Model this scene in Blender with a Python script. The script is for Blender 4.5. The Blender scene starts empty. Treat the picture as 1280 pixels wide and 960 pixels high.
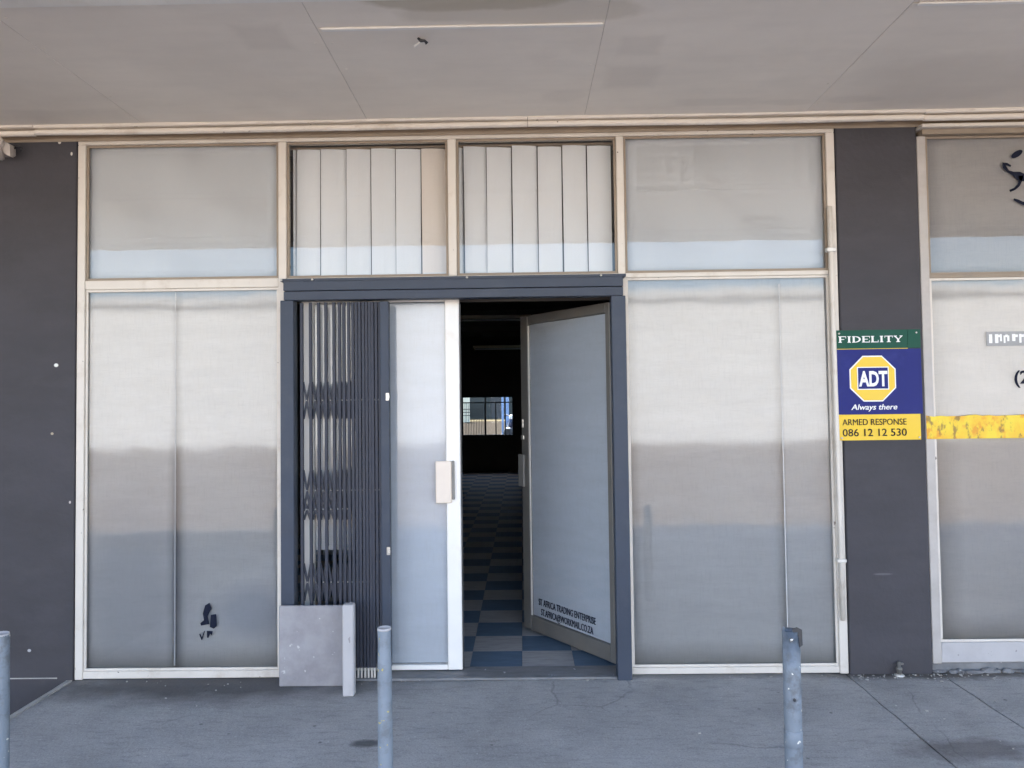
import bpy, bmesh, math, random
from mathutils import Vector, Matrix
random.seed(7)
R = math.radians
S = bpy.context.scene
COL = S.collection

# ------------------------------------------------------------------ camera
cd = bpy.data.cameras.new('camera')
cd.sensor_width = 36.0
cd.lens = 27.0
cd.shift_y = -14 / 1280
cd.clip_end = 2000
cam = bpy.data.objects.new('camera', cd)
COL.objects.link(cam)
cam.matrix_world = (Matrix.Translation((0, -4.38, 1.55)) @ Matrix.Rotation(R(0.73), 4, 'Z')
                    @ Matrix.Rotation(R(92.0), 4, 'X') @ Matrix.Rotation(R(-0.74), 4, 'Z'))
S.camera = cam

# ------------------------------------------------------------------ sky, sun, exposure
SUN_EL, SUN_AZ = R(54), R(-14)        # the sun stands behind the shop, a little to the left
w = bpy.data.worlds.new('World')
S.world = w
w.use_nodes = True
wn = w.node_tree
sky = wn.nodes.new('ShaderNodeTexSky')
sky.sky_type = 'NISHITA'
sky.sun_disc = False
sky.sun_elevation = SUN_EL
sky.sun_rotation = SUN_AZ
sky.dust_density = 1.2
bg = wn.nodes['Background']
bg.inputs['Strength'].default_value = 0.14
wn.links.new(sky.outputs[0], bg.inputs['Color'])
sl = bpy.data.lights.new('sun', 'SUN')
sl.energy = 4.8
sl.angle = R(0.5)
sl.color = (1.0, 0.955, 0.89)
sun = bpy.data.objects.new('sun', sl)
COL.objects.link(sun)
sdir = Vector((math.sin(SUN_AZ) * math.cos(SUN_EL), math.cos(SUN_AZ) * math.cos(SUN_EL), math.sin(SUN_EL)))
sun.rotation_euler = (-sdir).to_track_quat('-Z', 'Y').to_euler()
sun.location = (0, 0, 20)
vs = S.view_settings
vs.view_transform = 'Standard'
vs.look = 'None'
vs.gamma = 1.0
vs.use_curve_mapping = False
vs.exposure = 2.42
S.cycles.use_denoising = True
S.cycles.max_bounces = 7
S.cycles.diffuse_bounces = 4
S.cycles.glossy_bounces = 3
S.cycles.use_adaptive_sampling = True
S.cycles.adaptive_threshold = .025
S.cycles.caustics_reflective = False
S.cycles.transparent_max_bounces = 16

# ------------------------------------------------------------------ materials
def new_mat(name):
    m = bpy.data.materials.new(name)
    m.use_nodes = True
    nt = m.node_tree
    return m, nt, nt.nodes['Principled BSDF']

def N(nt, t, **kw):
    n = nt.nodes.new(t)
    for k, v in kw.items():
        setattr(n, k, v)
    return n

CACHE = {}
def coords(nt, stretch=(1, 1, 1), off=(0, 0, 0)):
    key = (nt.as_pointer(), tuple(stretch), tuple(off))
    if key not in CACHE:
        CACHE[key] = _coords(nt, stretch, off)
    return CACHE[key]

def _coords(nt, stretch, off):
    g = N(nt, 'ShaderNodeNewGeometry')
    if tuple(stretch) == (1, 1, 1) and tuple(off) == (0, 0, 0):
        return g.outputs['Position']
    mp = N(nt, 'ShaderNodeMapping')
    mp.inputs['Scale'].default_value = stretch
    mp.inputs['Location'].default_value = off
    nt.links.new(g.outputs['Position'], mp.inputs['Vector'])
    return mp.outputs['Vector']

def noise(nt, vec, scale, detail=5, rough=.6, dist=0):
    n = N(nt, 'ShaderNodeTexNoise')
    n.inputs['Scale'].default_value = scale
    n.inputs['Detail'].default_value = detail
    n.inputs['Roughness'].default_value = rough
    n.inputs['Distortion'].default_value = dist
    nt.links.new(vec, n.inputs['Vector'])
    return n.outputs['Fac']

def remap(nt, fac, a, b, c=0., d=1.):
    n = N(nt, 'ShaderNodeMapRange')
    n.inputs['From Min'].default_value = a
    n.inputs['From Max'].default_value = b
    n.inputs['To Min'].default_value = c
    n.inputs['To Max'].default_value = d
    nt.links.new(fac, n.inputs['Value'])
    return n.outputs['Result']

def mth(nt, op, a, b=None):
    n = N(nt, 'ShaderNodeMath', operation=op)
    for i, v in enumerate((a, b)):
        if v is None:
            continue
        if isinstance(v, (int, float)):
            n.inputs[i].default_value = v
        else:
            nt.links.new(v, n.inputs[i])
    return n.outputs[0]

def mixc(nt, fac, a, b, mode='MIX'):
    n = N(nt, 'ShaderNodeMix', data_type='RGBA', blend_type=mode)
    for s, v in ((0, fac), (6, a), (7, b)):
        if isinstance(v, (int, float)):
            n.inputs[s].default_value = v
        elif isinstance(v, tuple):
            n.inputs[s].default_value = (*v[:3], 1)
        else:
            nt.links.new(v, n.inputs[s])
    return n.outputs[2]

def bump(nt, p, fac, strength, dist=.01):
    b = N(nt, 'ShaderNodeBump')
    b.inputs['Strength'].default_value = strength
    b.inputs['Distance'].default_value = dist
    nt.links.new(fac, b.inputs['Height'])
    if p.inputs['Normal'].links:
        nt.links.new(p.inputs['Normal'].links[0].from_socket, b.inputs['Normal'])
    nt.links.new(b.outputs[0], p.inputs['Normal'])

def blot(nt, col, centre, radii, colour, amount, soft=.35, wob=.25, wscale=6, square=False):
    """a stain or painted patch with its own outline at a given place on a surface"""
    v = coords(nt)
    s = N(nt, 'ShaderNodeVectorMath', operation='SUBTRACT')
    s.inputs[1].default_value = centre
    nt.links.new(v, s.inputs[0])
    d = N(nt, 'ShaderNodeVectorMath', operation='DIVIDE')
    d.inputs[1].default_value = radii
    nt.links.new(s.outputs[0], d.inputs[0])
    l = N(nt, 'ShaderNodeVectorMath', operation='LENGTH')
    nt.links.new(d.outputs[0], l.inputs[0])
    dist = l.outputs['Value']
    if square:
        sx = N(nt, 'ShaderNodeSeparateXYZ')
        nt.links.new(d.outputs[0], sx.inputs[0])
        dist = mth(nt, 'MAXIMUM', mth(nt, 'ABSOLUTE', sx.outputs[0]), mth(nt, 'ABSOLUTE', sx.outputs[1]))
    key = (nt.as_pointer(), wscale)
    if key not in CACHE:
        CACHE[key] = noise(nt, v, wscale, 3)
    n = CACHE[key]
    r = mth(nt, 'ADD', dist, mth(nt, 'MULTIPLY', mth(nt, 'SUBTRACT', n, .5), wob * 4))
    f = remap(nt, r, 1 + soft, 1 - soft, 0, amount)
    return mixc(nt, f, col, colour)

def mat(name, col, rough=.6, var=.12, scale=5., stretch=(1, 1, 1), bstr=.15, bscale=90., metal=0., spec=.5,
        dirt=None, dscale=3., damt=.5, dlo=.52, dhi=.75, chips=None, cscale=14, clo=.7, extra=None):
    m, nt, p = new_mat(name)
    v = coords(nt, stretch)
    n1 = noise(nt, v, scale, 4)
    c = mixc(nt, 1.0, col, (1, 1, 1), 'MULTIPLY')
    hv = N(nt, 'ShaderNodeHueSaturation')
    nt.links.new(c, hv.inputs['Color'])
    nt.links.new(remap(nt, n1, .3, .7, 1 - var, 1 + var), hv.inputs['Value'])
    c = hv.outputs[0]
    if dirt:
        nd = noise(nt, coords(nt, stretch, (3.1, 1.7, 9.2)), dscale, 5, .65)
        c = mixc(nt, remap(nt, nd, dlo, dhi, 0, damt), c, dirt)
    if chips:
        nc = noise(nt, coords(nt, (1, 1, 1), (7.7, 2.2, 4.4)), cscale, 3, .5)
        c = mixc(nt, remap(nt, nc, clo, clo + .02), c, chips)
    if extra:
        c = extra(nt, c)
    nt.links.new(c, p.inputs['Base Color'])
    p.inputs['Metallic'].default_value = metal
    p.inputs['Specular IOR Level'].default_value = spec
    nr = n1
    nt.links.new(remap(nt, nr, .3, .7, max(.02, rough - .08), min(1, rough + .08)), p.inputs['Roughness'])
    if 'film' in name:
        wz = noise(nt, coords(nt, (1, 1, 14), (2, 2, 2)), 16, 2)
        wx = noise(nt, coords(nt, (14, 1, 1), (5, 2, 2)), 12, 2)
        for q in (wz, wx):
            c = mixc(nt, remap(nt, q, .5, .7, 0, .16), c, (.33, .33, .34))
        nt.links.new(c, p.inputs['Base Color'])
    if bstr:
        nb = noise(nt, coords(nt), bscale, 2)
        bump(nt, p, nb, bstr, .004)
    return m

def soffit_extra(nt, c):
    for ce, ra, am in (((-1.1, -1.12, 3.13), (.10, .11, .3), .24), ((.55, -.98, 3.13), (.09, .09, .3), .22), ((.56, -.64, 3.13), (.12, .12, .3), .24),
                       ((1.05, -.30, 3.13), (.20, .05, .3), .2), ((1.45, -.28, 3.13), (.15, .04, .3), .18), ((1.8, -.3, 3.13), (.14, .05, .3), .18),
                       ((-2.4, -.25, 3.13), (.3, .10, .3), .25), ((.25, -.42, 3.13), (.12, .08, .3), .15), ((2.2, -.55, 3.13), (.5, .3, .3), .18)):
        c = blot(nt, c, ce, ra, (.50, .455, .41), am * .75, .22, .16, 5, square=am > .19)
    c = blot(nt, c, (-.2, -1.42, 3.13), (.42, .10, .3), (.42, .36, .24), .55, .1, .16, 5)
    c = blot(nt, c, (.05, -1.30, 3.13), (.5, .10, .3), (.52, .46, .36), .35, .12, .2, 5)
    # broad brush marks in the paint
    n = noise(nt, coords(nt, (1.2, 5, 1)), 2.2, 5)
    return mixc(nt, remap(nt, n, .45, .75, 0, .22), c, (.70, .66, .60))

def plaster_extra(nt, c):
    for ce, ra, co, am in (((-2.66, -.03, 1.78), (.012, .2, .010), (.8, .8, .76), 1), ((-2.68, -.03, 1.39), (.008, .2, .007), (.5, .42, .3), .9),
                           ((-2.575, -.03, 1.0), (.006, .2, .008), (.6, .55, .5), .9), ((-2.65, -.03, 3.07), (.009, .2, .011), (.75, .72, .65), 1),
                           ((-2.58, -.03, 3.0), (.006, .2, .01), (.7, .68, .6), 1),
                           ((-2.80, -.03, .17), (.010, .2, .008), (.5, .5, .5), .9),
                           ((2.0, -.03, .55), (.05, .2, .006), (.16, .16, .17), .5)):
        c = blot(nt, c, ce, ra, co, am, .2, .05, 60)
    return c

def pave_extra(nt, c):
    v = coords(nt)
    # hairline cracks
    vo = N(nt, 'ShaderNodeTexVoronoi', feature='DISTANCE_TO_EDGE')
    vo.inputs['Scale'].default_value = .8
    wv = N(nt, 'ShaderNodeVectorMath', operation='ADD')
    nz = N(nt, 'ShaderNodeTexNoise')
    nz.inputs['Scale'].default_value = 2.5
    nz.inputs['Detail'].default_value = 8
    nt.links.new(v, nz.inputs['Vector'])
    sc = N(nt, 'ShaderNodeVectorMath', operation='SCALE')
    sc.inputs['Scale'].default_value = .25
    nt.links.new(nz.outputs['Color'], sc.inputs[0])
    nt.links.new(v, wv.inputs[0])
    nt.links.new(sc.outputs[0], wv.inputs[1])
    nt.links.new(wv.outputs[0], vo.inputs['Vector'])
    crack = remap(nt, vo.outputs['Distance'], .0, .006, 1, 0)
    gate = remap(nt, noise(nt, v, 1.3, 2), .52, .6)
    c = mixc(nt, mth(nt, 'MULTIPLY', mth(nt, 'MULTIPLY', crack, gate), .4), c, (.05, .05, .05))
    # trowel streaks along the front
    st = noise(nt, coords(nt, (2.2, 8, 1)), 4, 6, .7)
    c = mixc(nt, remap(nt, st, .50, .70, 0, .42), c, (.125, .125, .13))
    st2 = noise(nt, coords(nt, (3, 7, 1), (5, 3, 1)), 6, 6, .7)
    c = mixc(nt, remap(nt, st2, .54, .72, 0, .35), c, (.47, .46, .45))
    gr = noise(nt, v, 130, 2, .7)
    c = mixc(nt, remap(nt, gr, .50, .72, 0, .55), c, (.13, .13, .135))
    gr2 = noise(nt, coords(nt, (1, 1, 1), (3, 3, 3)), 75, 2, .7)
    c = mixc(nt, remap(nt, gr2, .56, .75, 0, .5), c, (.60, .59, .57))
    # paint spots, chewing gum
    sp = N(nt, 'ShaderNodeTexVoronoi')
    sp.inputs['Scale'].default_value = 9
    nt.links.new(v, sp.inputs['Vector'])
    c = mixc(nt, remap(nt, sp.outputs['Distance'], .045, .03, 0, .7), c, (.62, .62, .6))
    sp2 = N(nt, 'ShaderNodeTexVoronoi')
    sp2.inputs['Scale'].default_value = 5.3
    nt.links.new(coords(nt, (1, 1, 1), (2.2, 5.1, 0)), sp2.inputs['Vector'])
    c = mixc(nt, remap(nt, sp2.outputs['Distance'], .06, .035, 0, .6), c, (.06, .06, .06))
    # darker patches below the left window and along the wall foot
    c = blot(nt, c, (-1.75, -.10, 0), (.95, .24, .3), (.075, .07, .07), .85, .5, .3, 4)
    c = blot(nt, c, (-.2, .0, 0), (3.0, .07, .3), (.09, .085, .08), .55, .4, .25, 9)
    c = blot(nt, c, (2.3, -.02, 0), (.7, .09, .3), (.07, .06, .05), .8, .4, .3, 14)
    c = blot(nt, c, (-.72, -.85, 0), (.07, .035, .3), (.06, .06, .06), .8, .4, .3, 20)
    c = blot(nt, c, (1.95, -.95, 0), (.28, .10, .3), (.09, .075, .07), .6, .4, .35, 9)
    return c

M = {}
M['soffit'] = mat('soffit_paint', (.88, .82, .745), .75, .05, 1.5, (1, 1, 1), .25, 30, dirt=(.74, .675, .60), dscale=1.3, damt=.35, extra=soffit_extra)
M['joint'] = mat('joint_filler', (.55, .51, .46), .8, .3, 9)
M['cornice'] = mat('cornice_paint', (.82, .755, .675), .6, .05, 6, (1, 1, 1), .5, 25, dirt=(.50, .41, .32), dscale=5, damt=.5, dlo=.6, dhi=.75, chips=(.16, .12, .09), cscale=22, clo=.725)
M['frame'] = mat('cream_aluminium_paint', (.70, .645, .575), .45, .05, 4, (1, 1, 1), .12, 40, dirt=(.42, .33, .24), dscale=7, damt=.45, dlo=.55, dhi=.75, chips=(.15, .12, .1), cscale=30, clo=.735)
M['plaster'] = mat('charcoal_plaster_paint', (.060, .057, .064), .7, .17, 1.6, (1, 1, 2.2), .8, 26, dirt=(.080, .076, .083), dscale=3.2, spec=.3, damt=.5, dlo=.5, dhi=.8, extra=plaster_extra)
M['pave'] = mat('trowelled_concrete', (.40, .39, .378), .8, .16, 2.5, (1, 1, 1), .6, 45, dirt=(.27, .27, .27), dscale=2, damt=.6, extra=pave_extra)
M['kerb'] = mat('worn_concrete_edge', (.42, .40, .37), .85, .2, 9, (1, 1, 1), .7, 40, dirt=(.2, .19, .18), damt=.6)
M['film'] = mat('white_window_film', (.57, .57, .565), .55, .05, 2.5, (1, 1, 6), .10, 6, dirt=(.47, .465, .465), dscale=2, damt=.5)
def film_l_extra(nt, c):
    c = blot(nt, c, (-1.985, 0, .55), (.040, 1, .80), (.16, .165, .18), .6, .6, .05, 5)
    c = blot(nt, c, (-2.22, 0, .40), (.28, 1, .55), (.36, .37, .40), .5, .5, .08, 5)
    c = blot(nt, c, (-1.55, 0, .36), (.20, 1, .14), (.34, .37, .43), .6, .4, .05, 5)  # bluish reflection low in the pane, painted into the film colour
    return c
M['film_l'] = mat('white_window_film_streaked', (.57, .57, .565), .55, .05, 2.5, (1, 1, 6), .10, 6, dirt=(.47, .465, .465), dscale=2, damt=.5, extra=film_l_extra)
M['film_b'] = mat('bluish_window_film', (.43, .475, .53), .55, .05, 2.5, (1, 1, 6), .10, 6, dirt=(.41, .45, .51), dscale=2, damt=.4)
M['board_up'] = mat('grey_white_backing_board', (.85, .87, .88), .7, .02, 1.5, (1, 1, 1), .05, 30)
M['film_n'] = mat('cream_window_film', (.56, .535, .51), .55, .05, 2.5, (1, 1, 4), .10, 6, dirt=(.46, .43, .43), dscale=2, damt=.5)
M['slat'] = mat('grey_blind_fabric', (.67, .685, .69), .85, .02, 3, (1, 1, 1), .2, 160)
M['slat_cream'] = mat('cream_blind_fabric', (.68, .62, .555), .85, .02, 3, (1, 1, 1), .2, 160)
M['rail'] = mat('brown_blind_rail', (.30, .24, .18), .5, .1, 6)
M['gate'] = mat('slate_gate_paint', (.05, .062, .088), .5, .08, 5, (1, 1, 1), .15, 50, dirt=(.08, .09, .11), dscale=6, damt=.4, dlo=.55, spec=.3)
M['gate_bar'] = mat('slate_bar_paint', (.045, .049, .066), .5, .08, 5, (1, 1, 1), .12, 50, dirt=(.03, .03, .04), dscale=6, damt=.4, spec=.25)
M['steel'] = mat('bright_worn_steel', (.62, .60, .56), .3, .1, 20, metal=.8)
M['white'] = mat('clean_white_paint', (.86, .84, .80), .35, .03, 5, (1, 1, 1), .06, 40, dirt=(.66, .55, .45), dscale=4, damt=.35, dlo=.6)
M['beige'] = mat('beige_handle_paint', (.80, .70, .60), .45, .05, 6)
M['jamb_grey'] = mat('dull_grey_frame', (.47, .435, .405), .5, .10, 5, dirt=(.33, .29, .26), dscale=5, damt=.5)
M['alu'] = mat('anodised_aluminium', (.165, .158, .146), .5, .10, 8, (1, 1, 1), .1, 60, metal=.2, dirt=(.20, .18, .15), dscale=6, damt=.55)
M['alu_light'] = mat('pale_aluminium', (.70, .67, .62), .4, .05, 8, metal=.2)
M['dark'] = mat('dark_plastic', (.045, .045, .048), .45, .1, 10)
M['grip'] = mat('grey_grip', (.21, .205, .19), .45, .1, 10)
M['ink'] = mat('dark_vinyl', (.012, .015, .03), .6, .05, 10, bstr=0, spec=.08)
M['board'] = mat('weathered_white_board', (.48, .46, .46), .7, .06, 5, (1, 1, 1), .4, 30, dirt=(.36, .34, .345), dscale=4, damt=.6, chips=(.3, .28, .28), cscale=25, clo=.71)
M['board_d'] = mat('stained_white_board', (.36, .345, .355), .75, .10, 4, (1, 1, 1), .6, 30, dirt=(.24, .225, .235), dscale=3.5, damt=.8, dlo=.42, dhi=.66, chips=(.55, .53, .52), cscale=25, clo=.70)
M['sill'] = mat('worn_grey_sill', (.20, .20, .205), .6, .2, 9, (1, 3, 1), .5, 40, dirt=(.09, .09, .1), dscale=5, damt=.7, chips=(.6, .6, .6), cscale=30, clo=.71)
M['tile_blue'] = mat('blue_vinyl_tile', (.125, .18, .245), .75, .14, 6, (1, 3, 1), .12, 40, dirt=(.10, .15, .22), dscale=9, damt=.5, dlo=.45, spec=.12)
M['tile_grey'] = mat('beige_grey_vinyl_tile', (.40, .385, .375), .75, .10, 6, (1, 5, 1), .12, 40, dirt=(.20, .19, .185), dscale=9, damt=.5, dlo=.45, spec=.12)
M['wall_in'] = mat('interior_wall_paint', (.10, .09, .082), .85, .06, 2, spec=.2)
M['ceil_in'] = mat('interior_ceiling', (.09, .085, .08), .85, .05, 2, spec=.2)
M['tube'] = mat('batten_white', (.85, .78, .68), .5, .05, 4)
M['roof'] = mat('roof_sheet', (.35, .34, .33), .6, .1, 2)
M['blue_paint'] = mat('blue_paint', (.30, .42, .62), .5, .1, 4)
M['cream_wall'] = mat('cream_render', (.75, .70, .52), .8, .06, 2)
M['brick_yard'] = mat('brown_yard_paving', col=(.048, .042, .034), rough=.95, var=.25, scale=3, bstr=.4, bscale=30, spec=0.)
M['apron'] = mat('pale_yard_apron', (.13, .112, .07), .95, .1, 2, spec=0.)
M['shed'] = mat('grey_green_shed', (.045, .05, .045), .8, .15, 2)
M['asphalt'] = mat('old_tarmac', (.13, .122, .112), .9, .15, 1.5, (1, 1, 1), .5, 40)
M['lot'] = mat('sandy_brick_paving', (.165, .120, .080), .9, .12, 2, (1, 1, 1), .5, 40)
M['opp'] = mat('white_render', (.78, .765, .73), .8, .05, 1, (1, 1, 1), .2, 20)
M['opp_roof'] = mat('red_brown_roof', (.22, .10, .07), .8, .1, 2)
M['galv'] = mat('blue_grey_post_paint', (.205, .235, .270), .5, .10, 9, (1, 1, 1), .4, 50, dirt=(.12, .125, .13), dscale=14, damt=.7, dlo=.5, dhi=.62, chips=(.72, .70, .62), cscale=42, clo=.70)
M['galv_y'] = mat('post_paint_with_yellow_chips', (.225, .26, .30), .5, .10, 9, (1, 1, 1), .4, 50, dirt=(.13, .135, .14), dscale=14, damt=.6, dlo=.5, dhi=.65, chips=(.55, .45, .12), cscale=36, clo=.675)
M['green'] = mat('sign_green', (.010, .080, .052), .5, .05, 4, bstr=.1, bscale=9, dirt=(.02, .12, .09), dscale=9, damt=.4, spec=.2)
M['navy'] = mat('sign_blue', (.020, .026, .165), .55, .06, 4, bstr=.25, bscale=9, dirt=(.035, .045, .23), dscale=8, damt=.5, spec=.2)
M['yellow'] = mat('sign_yellow', (.80, .53, .02), .4, .04, 4, bstr=.1, bscale=20)
M['paper'] = mat('sign_white', (.85, .85, .84), .4, .02, 4, bstr=0)
M['plaque'] = mat('grey_strip', (.33, .33, .33), .5, .1, 30, bstr=0)
M['lens'] = mat('lamp_lens', (.52, .47, .40), .2, .05, 10)
M['fixture'] = mat('lamp_housing', (.52, .47, .43), .5, .08, 12)
M['dark_blue'] = mat('dark_blue_paint', (.02, .03, .07), .3, .1, 6)

def tape_mat():
    m, nt, p = new_mat('faded_yellow_tape')
    v = coords(nt, (1, 1, .6))
    n = noise(nt, v, 11, 4)
    c = mixc(nt, remap(nt, n, .35, .62), (.80, .42, .01), (.82, .62, .03))
    n2 = noise(nt, coords(nt, (1, 1, .8), (4, 2, 1)), 16, 3)
    c = mixc(nt, remap(nt, n2, .52, .60, 0, .85), c, (.72, .28, .01))
    n3 = noise(nt, coords(nt, (1.4, 1, .7), (9, 2, 7)), 22, 3)
    c = mixc(nt, remap(nt, n3, .57, .66, 0, .8), c, (.22, .12, .03))
    nt.links.new(c, p.inputs['Base Color'])
    p.inputs['Roughness'].default_value = .45
    return m
M['tape'] = tape_mat()

def glass_mat(name, f0=.095, wav=.03, tint=(1, 1, 1), rough=.012):
    m, nt, p = new_mat(name)
    nt.nodes.remove(p)
    out = nt.nodes['Material Output']
    lw = N(nt, 'ShaderNodeLayerWeight')
    lw.inputs['Blend'].default_value = .5
    geo = N(nt, 'ShaderNodeNewGeometry')
    f5 = mth(nt, 'POWER', lw.outputs['Facing'], 5)
    f = mth(nt, 'ADD', mth(nt, 'MULTIPLY', f5, 1 - f0), f0)
    f = mth(nt, 'MULTIPLY', f, mth(nt, 'SUBTRACT', 1, geo.outputs['Backfacing']))
    tr = N(nt, 'ShaderNodeBsdfTransparent')
    tr.inputs[0].default_value = (*tint, 1)
    gl = N(nt, 'ShaderNodeBsdfGlossy')
    gl.inputs['Roughness'].default_value = rough
    b = N(nt, 'ShaderNodeBump')
    b.inputs['Strength'].default_value = wav
    b.inputs['Distance'].default_value = .02
    nt.links.new(noise(nt, coords(nt), 2.2, 2), b.inputs['Height'])
    nt.links.new(b.outputs[0], gl.inputs['Normal'])
    mx = N(nt, 'ShaderNodeMixShader')
    nt.links.new(f, mx.inputs[0])
    nt.links.new(tr.outputs[0], mx.inputs[1])
    nt.links.new(gl.outputs[0], mx.inputs[2])
    nt.links.new(mx.outputs[0], out.inputs['Surface'])
    return m
M['glass'] = glass_mat('window_glass', .068)
M['frost'] = glass_mat('clouded_window_glass', .098, .05, (1, 1, 1), .05)
M['door_glass'] = glass_mat('door_glass', .085, .05, (1, 1, 1), .06)

# ------------------------------------------------------------------ helpers
WL = {}                                   # frame in which a parent's children are laid out

def link(name, me, loc, parent=None, smooth=False):
    o = bpy.data.objects.new(name, me)
    COL.objects.link(o)
    loc = Vector(loc)
    WL[o] = loc.copy()
    if parent:
        o.parent = parent
        loc = loc - WL[parent]
    o.location = loc
    if smooth:
        for p in me.polygons:
            p.use_smooth = True
    return o

def thing(name, loc, label, cat, group=None):
    o = bpy.data.objects.new(name, None)
    o.empty_display_size = .2
    COL.objects.link(o)
    o.location = loc
    WL[o] = Vector(loc)
    return tag(o, label, cat, group)

def tag(o, label=None, cat=None, group=None, kind=None):
    if label: o['label'] = label
    if cat: o['category'] = cat
    if group: o['group'] = group
    if kind: o['kind'] = kind
    return o

def add_box(bm, x0, x1, y0, y1, z0, z1, bev=0, seg=1):
    r = bmesh.ops.create_cube(bm, size=1)
    vsx = r['verts']
    for v in vsx:
        v.co = Vector(((x0 + x1) / 2 + v.co.x * (x1 - x0), (y0 + y1) / 2 + v.co.y * (y1 - y0), (z0 + z1) / 2 + v.co.z * (z1 - z0)))
    if bev:
        es = list({e for v in vsx for e in v.link_edges})
        bmesh.ops.bevel(bm, geom=es, offset=bev, segments=seg, affect='EDGES', profile=.5)

def finish(name, bm, mt, parent=None, origin=None, smooth=False):
    xs = [v.co for v in bm.verts]
    if origin is None:
        lo = Vector((min(c.x for c in xs), min(c.y for c in xs), min(c.z for c in xs)))
        hi = Vector((max(c.x for c in xs), max(c.y for c in xs), max(c.z for c in xs)))
        origin = Vector(((lo.x + hi.x) / 2, (lo.y + hi.y) / 2, lo.z))
    origin = Vector(origin)
    bmesh.ops.translate(bm, verts=bm.verts, vec=-origin)
    me = bpy.data.meshes.new(name)
    bm.to_mesh(me)
    bm.free()
    me.materials.append(M[mt] if isinstance(mt, str) else mt)
    return link(name, me, origin, parent, smooth)

def box(name, b, mt, parent=None, bev=.002, origin=None):
    bm = bmesh.new()
    add_box(bm, *b, bev=bev)
    return finish(name, bm, mt, parent, origin)

def boxes(name, bs, mt, parent=None, bev=.002, origin=None):
    bm = bmesh.new()
    for b in bs:
        add_box(bm, *b, bev=bev)
    return finish(name, bm, mt, parent, origin)

def lathe(name, prof, mt, parent=None, base=(0, 0, 0), seg=24, tilt=None, jag=None, axis='Z'):
    """prof: list of (radius, height)"""
    bm = bmesh.new()
    rings = []
    for k, (r, h) in enumerate(prof):
        ring = []
        for i in range(seg):
            a = 2 * math.pi * i / seg
            dz = jag(k, a) if jag else 0
            co = Vector((r * math.cos(a), r * math.sin(a), h + dz))
            if axis == 'Y':
                co = Vector((co.x, -co.z, co.y))
            if tilt:
                co = Matrix.Rotation(tilt[0], 3, 'X') @ (Matrix.Rotation(tilt[1], 3, 'Y') @ co)
            ring.append(bm.verts.new(co + Vector(base)))
        rings.append(ring)
    for a, b in zip(rings, rings[1:]):
        for i in range(seg):
            j = (i + 1) % seg
            bm.faces.new((a[i], a[j], b[j], b[i]))
    for ring in (rings[0], rings[-1]):
        if prof[0 if ring is rings[0] else -1][0] > 1e-4:
            bm.faces.new(ring)
    bmesh.ops.recalc_face_normals(bm, faces=bm.faces)
    return finish(name, bm, mt, parent, base, True)

def tube(name, pts, r, mt, parent=None, seg=8):
    bm = bmesh.new()
    pts = [Vector(p) for p in pts]
    rings = []
    for k, p in enumerate(pts):
        d = (pts[min(k + 1, len(pts) - 1)] - pts[max(k - 1, 0)]).normalized()
        a = d.cross(Vector((0, 1, .01)))
        if a.length < .1:
            a = d.cross(Vector((1, 0, 0)))
        a.normalize()
        b = d.cross(a)
        rr = r[k] if isinstance(r, (list, tuple)) else r
        rings.append([bm.verts.new(p + (a * math.cos(t) + b * math.sin(t)) * rr) for t in [2 * math.pi * i / seg for i in range(seg)]])
    for a, b in zip(rings, rings[1:]):
        for i in range(seg):
            j = (i + 1) % seg
            bm.faces.new((a[i], a[j], b[j], b[i]))
    bm.faces.new(rings[0])
    bm.faces.new(rings[-1])
    bmesh.ops.recalc_face_normals(bm, faces=bm.faces)
    return finish(name, bm, mt, parent, None, True)

def poly(name, pts, y, th, mt, parent=None):
    """flat outline in the x-z plane, front face at y, thickness th going back"""
    bm = bmesh.new()
    f = [bm.verts.new((x, y, z)) for x, z in pts]
    b = [bm.verts.new((x, y + th, z)) for x, z in pts]
    bm.faces.new(f)
    bm.faces.new(b[::-1])
    n = len(pts)
    for i in range(n):
        bm.faces.new((f[i], b[i], b[(i + 1) % n], f[(i + 1) % n]))
    bmesh.ops.recalc_face_normals(bm, faces=bm.faces)
    return finish(name, bm, mt, parent)

def text(name, s, x0, x1, z0, cap, y, mt, parent, bold=0., shear=0., depth=.001, space=1.):
    """lettering facing -y from x0 to x1, baseline z0, capital height cap"""
    cu = bpy.data.curves.new('t', 'FONT')
    cu.body = s
    cu.size = 1
    cu.extrude = .01
    cu.offset = bold
    cu.shear = shear
    cu.space_character = space
    cu.resolution_u = 3
    to = bpy.data.objects.new('t', cu)
    COL.objects.link(to)
    dg = bpy.context.evaluated_depsgraph_get()
    me = bpy.data.meshes.new_from_object(to.evaluated_get(dg))
    bpy.data.objects.remove(to)
    xs = [v.co.x for v in me.vertices]
    lo, hi = min(xs), max(xs)
    k = (x1 - x0) / (hi - lo)
    ys = cap / .73
    for v in me.vertices:
        v.co = Vector((x0 + (v.co.x - lo) * k, y - v.co.z / .01 * depth, z0 + v.co.y * ys))
    me.materials.clear()
    bm = bmesh.new()
    bm.from_mesh(me)
    return finish(name, bm, mt, parent)

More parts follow.
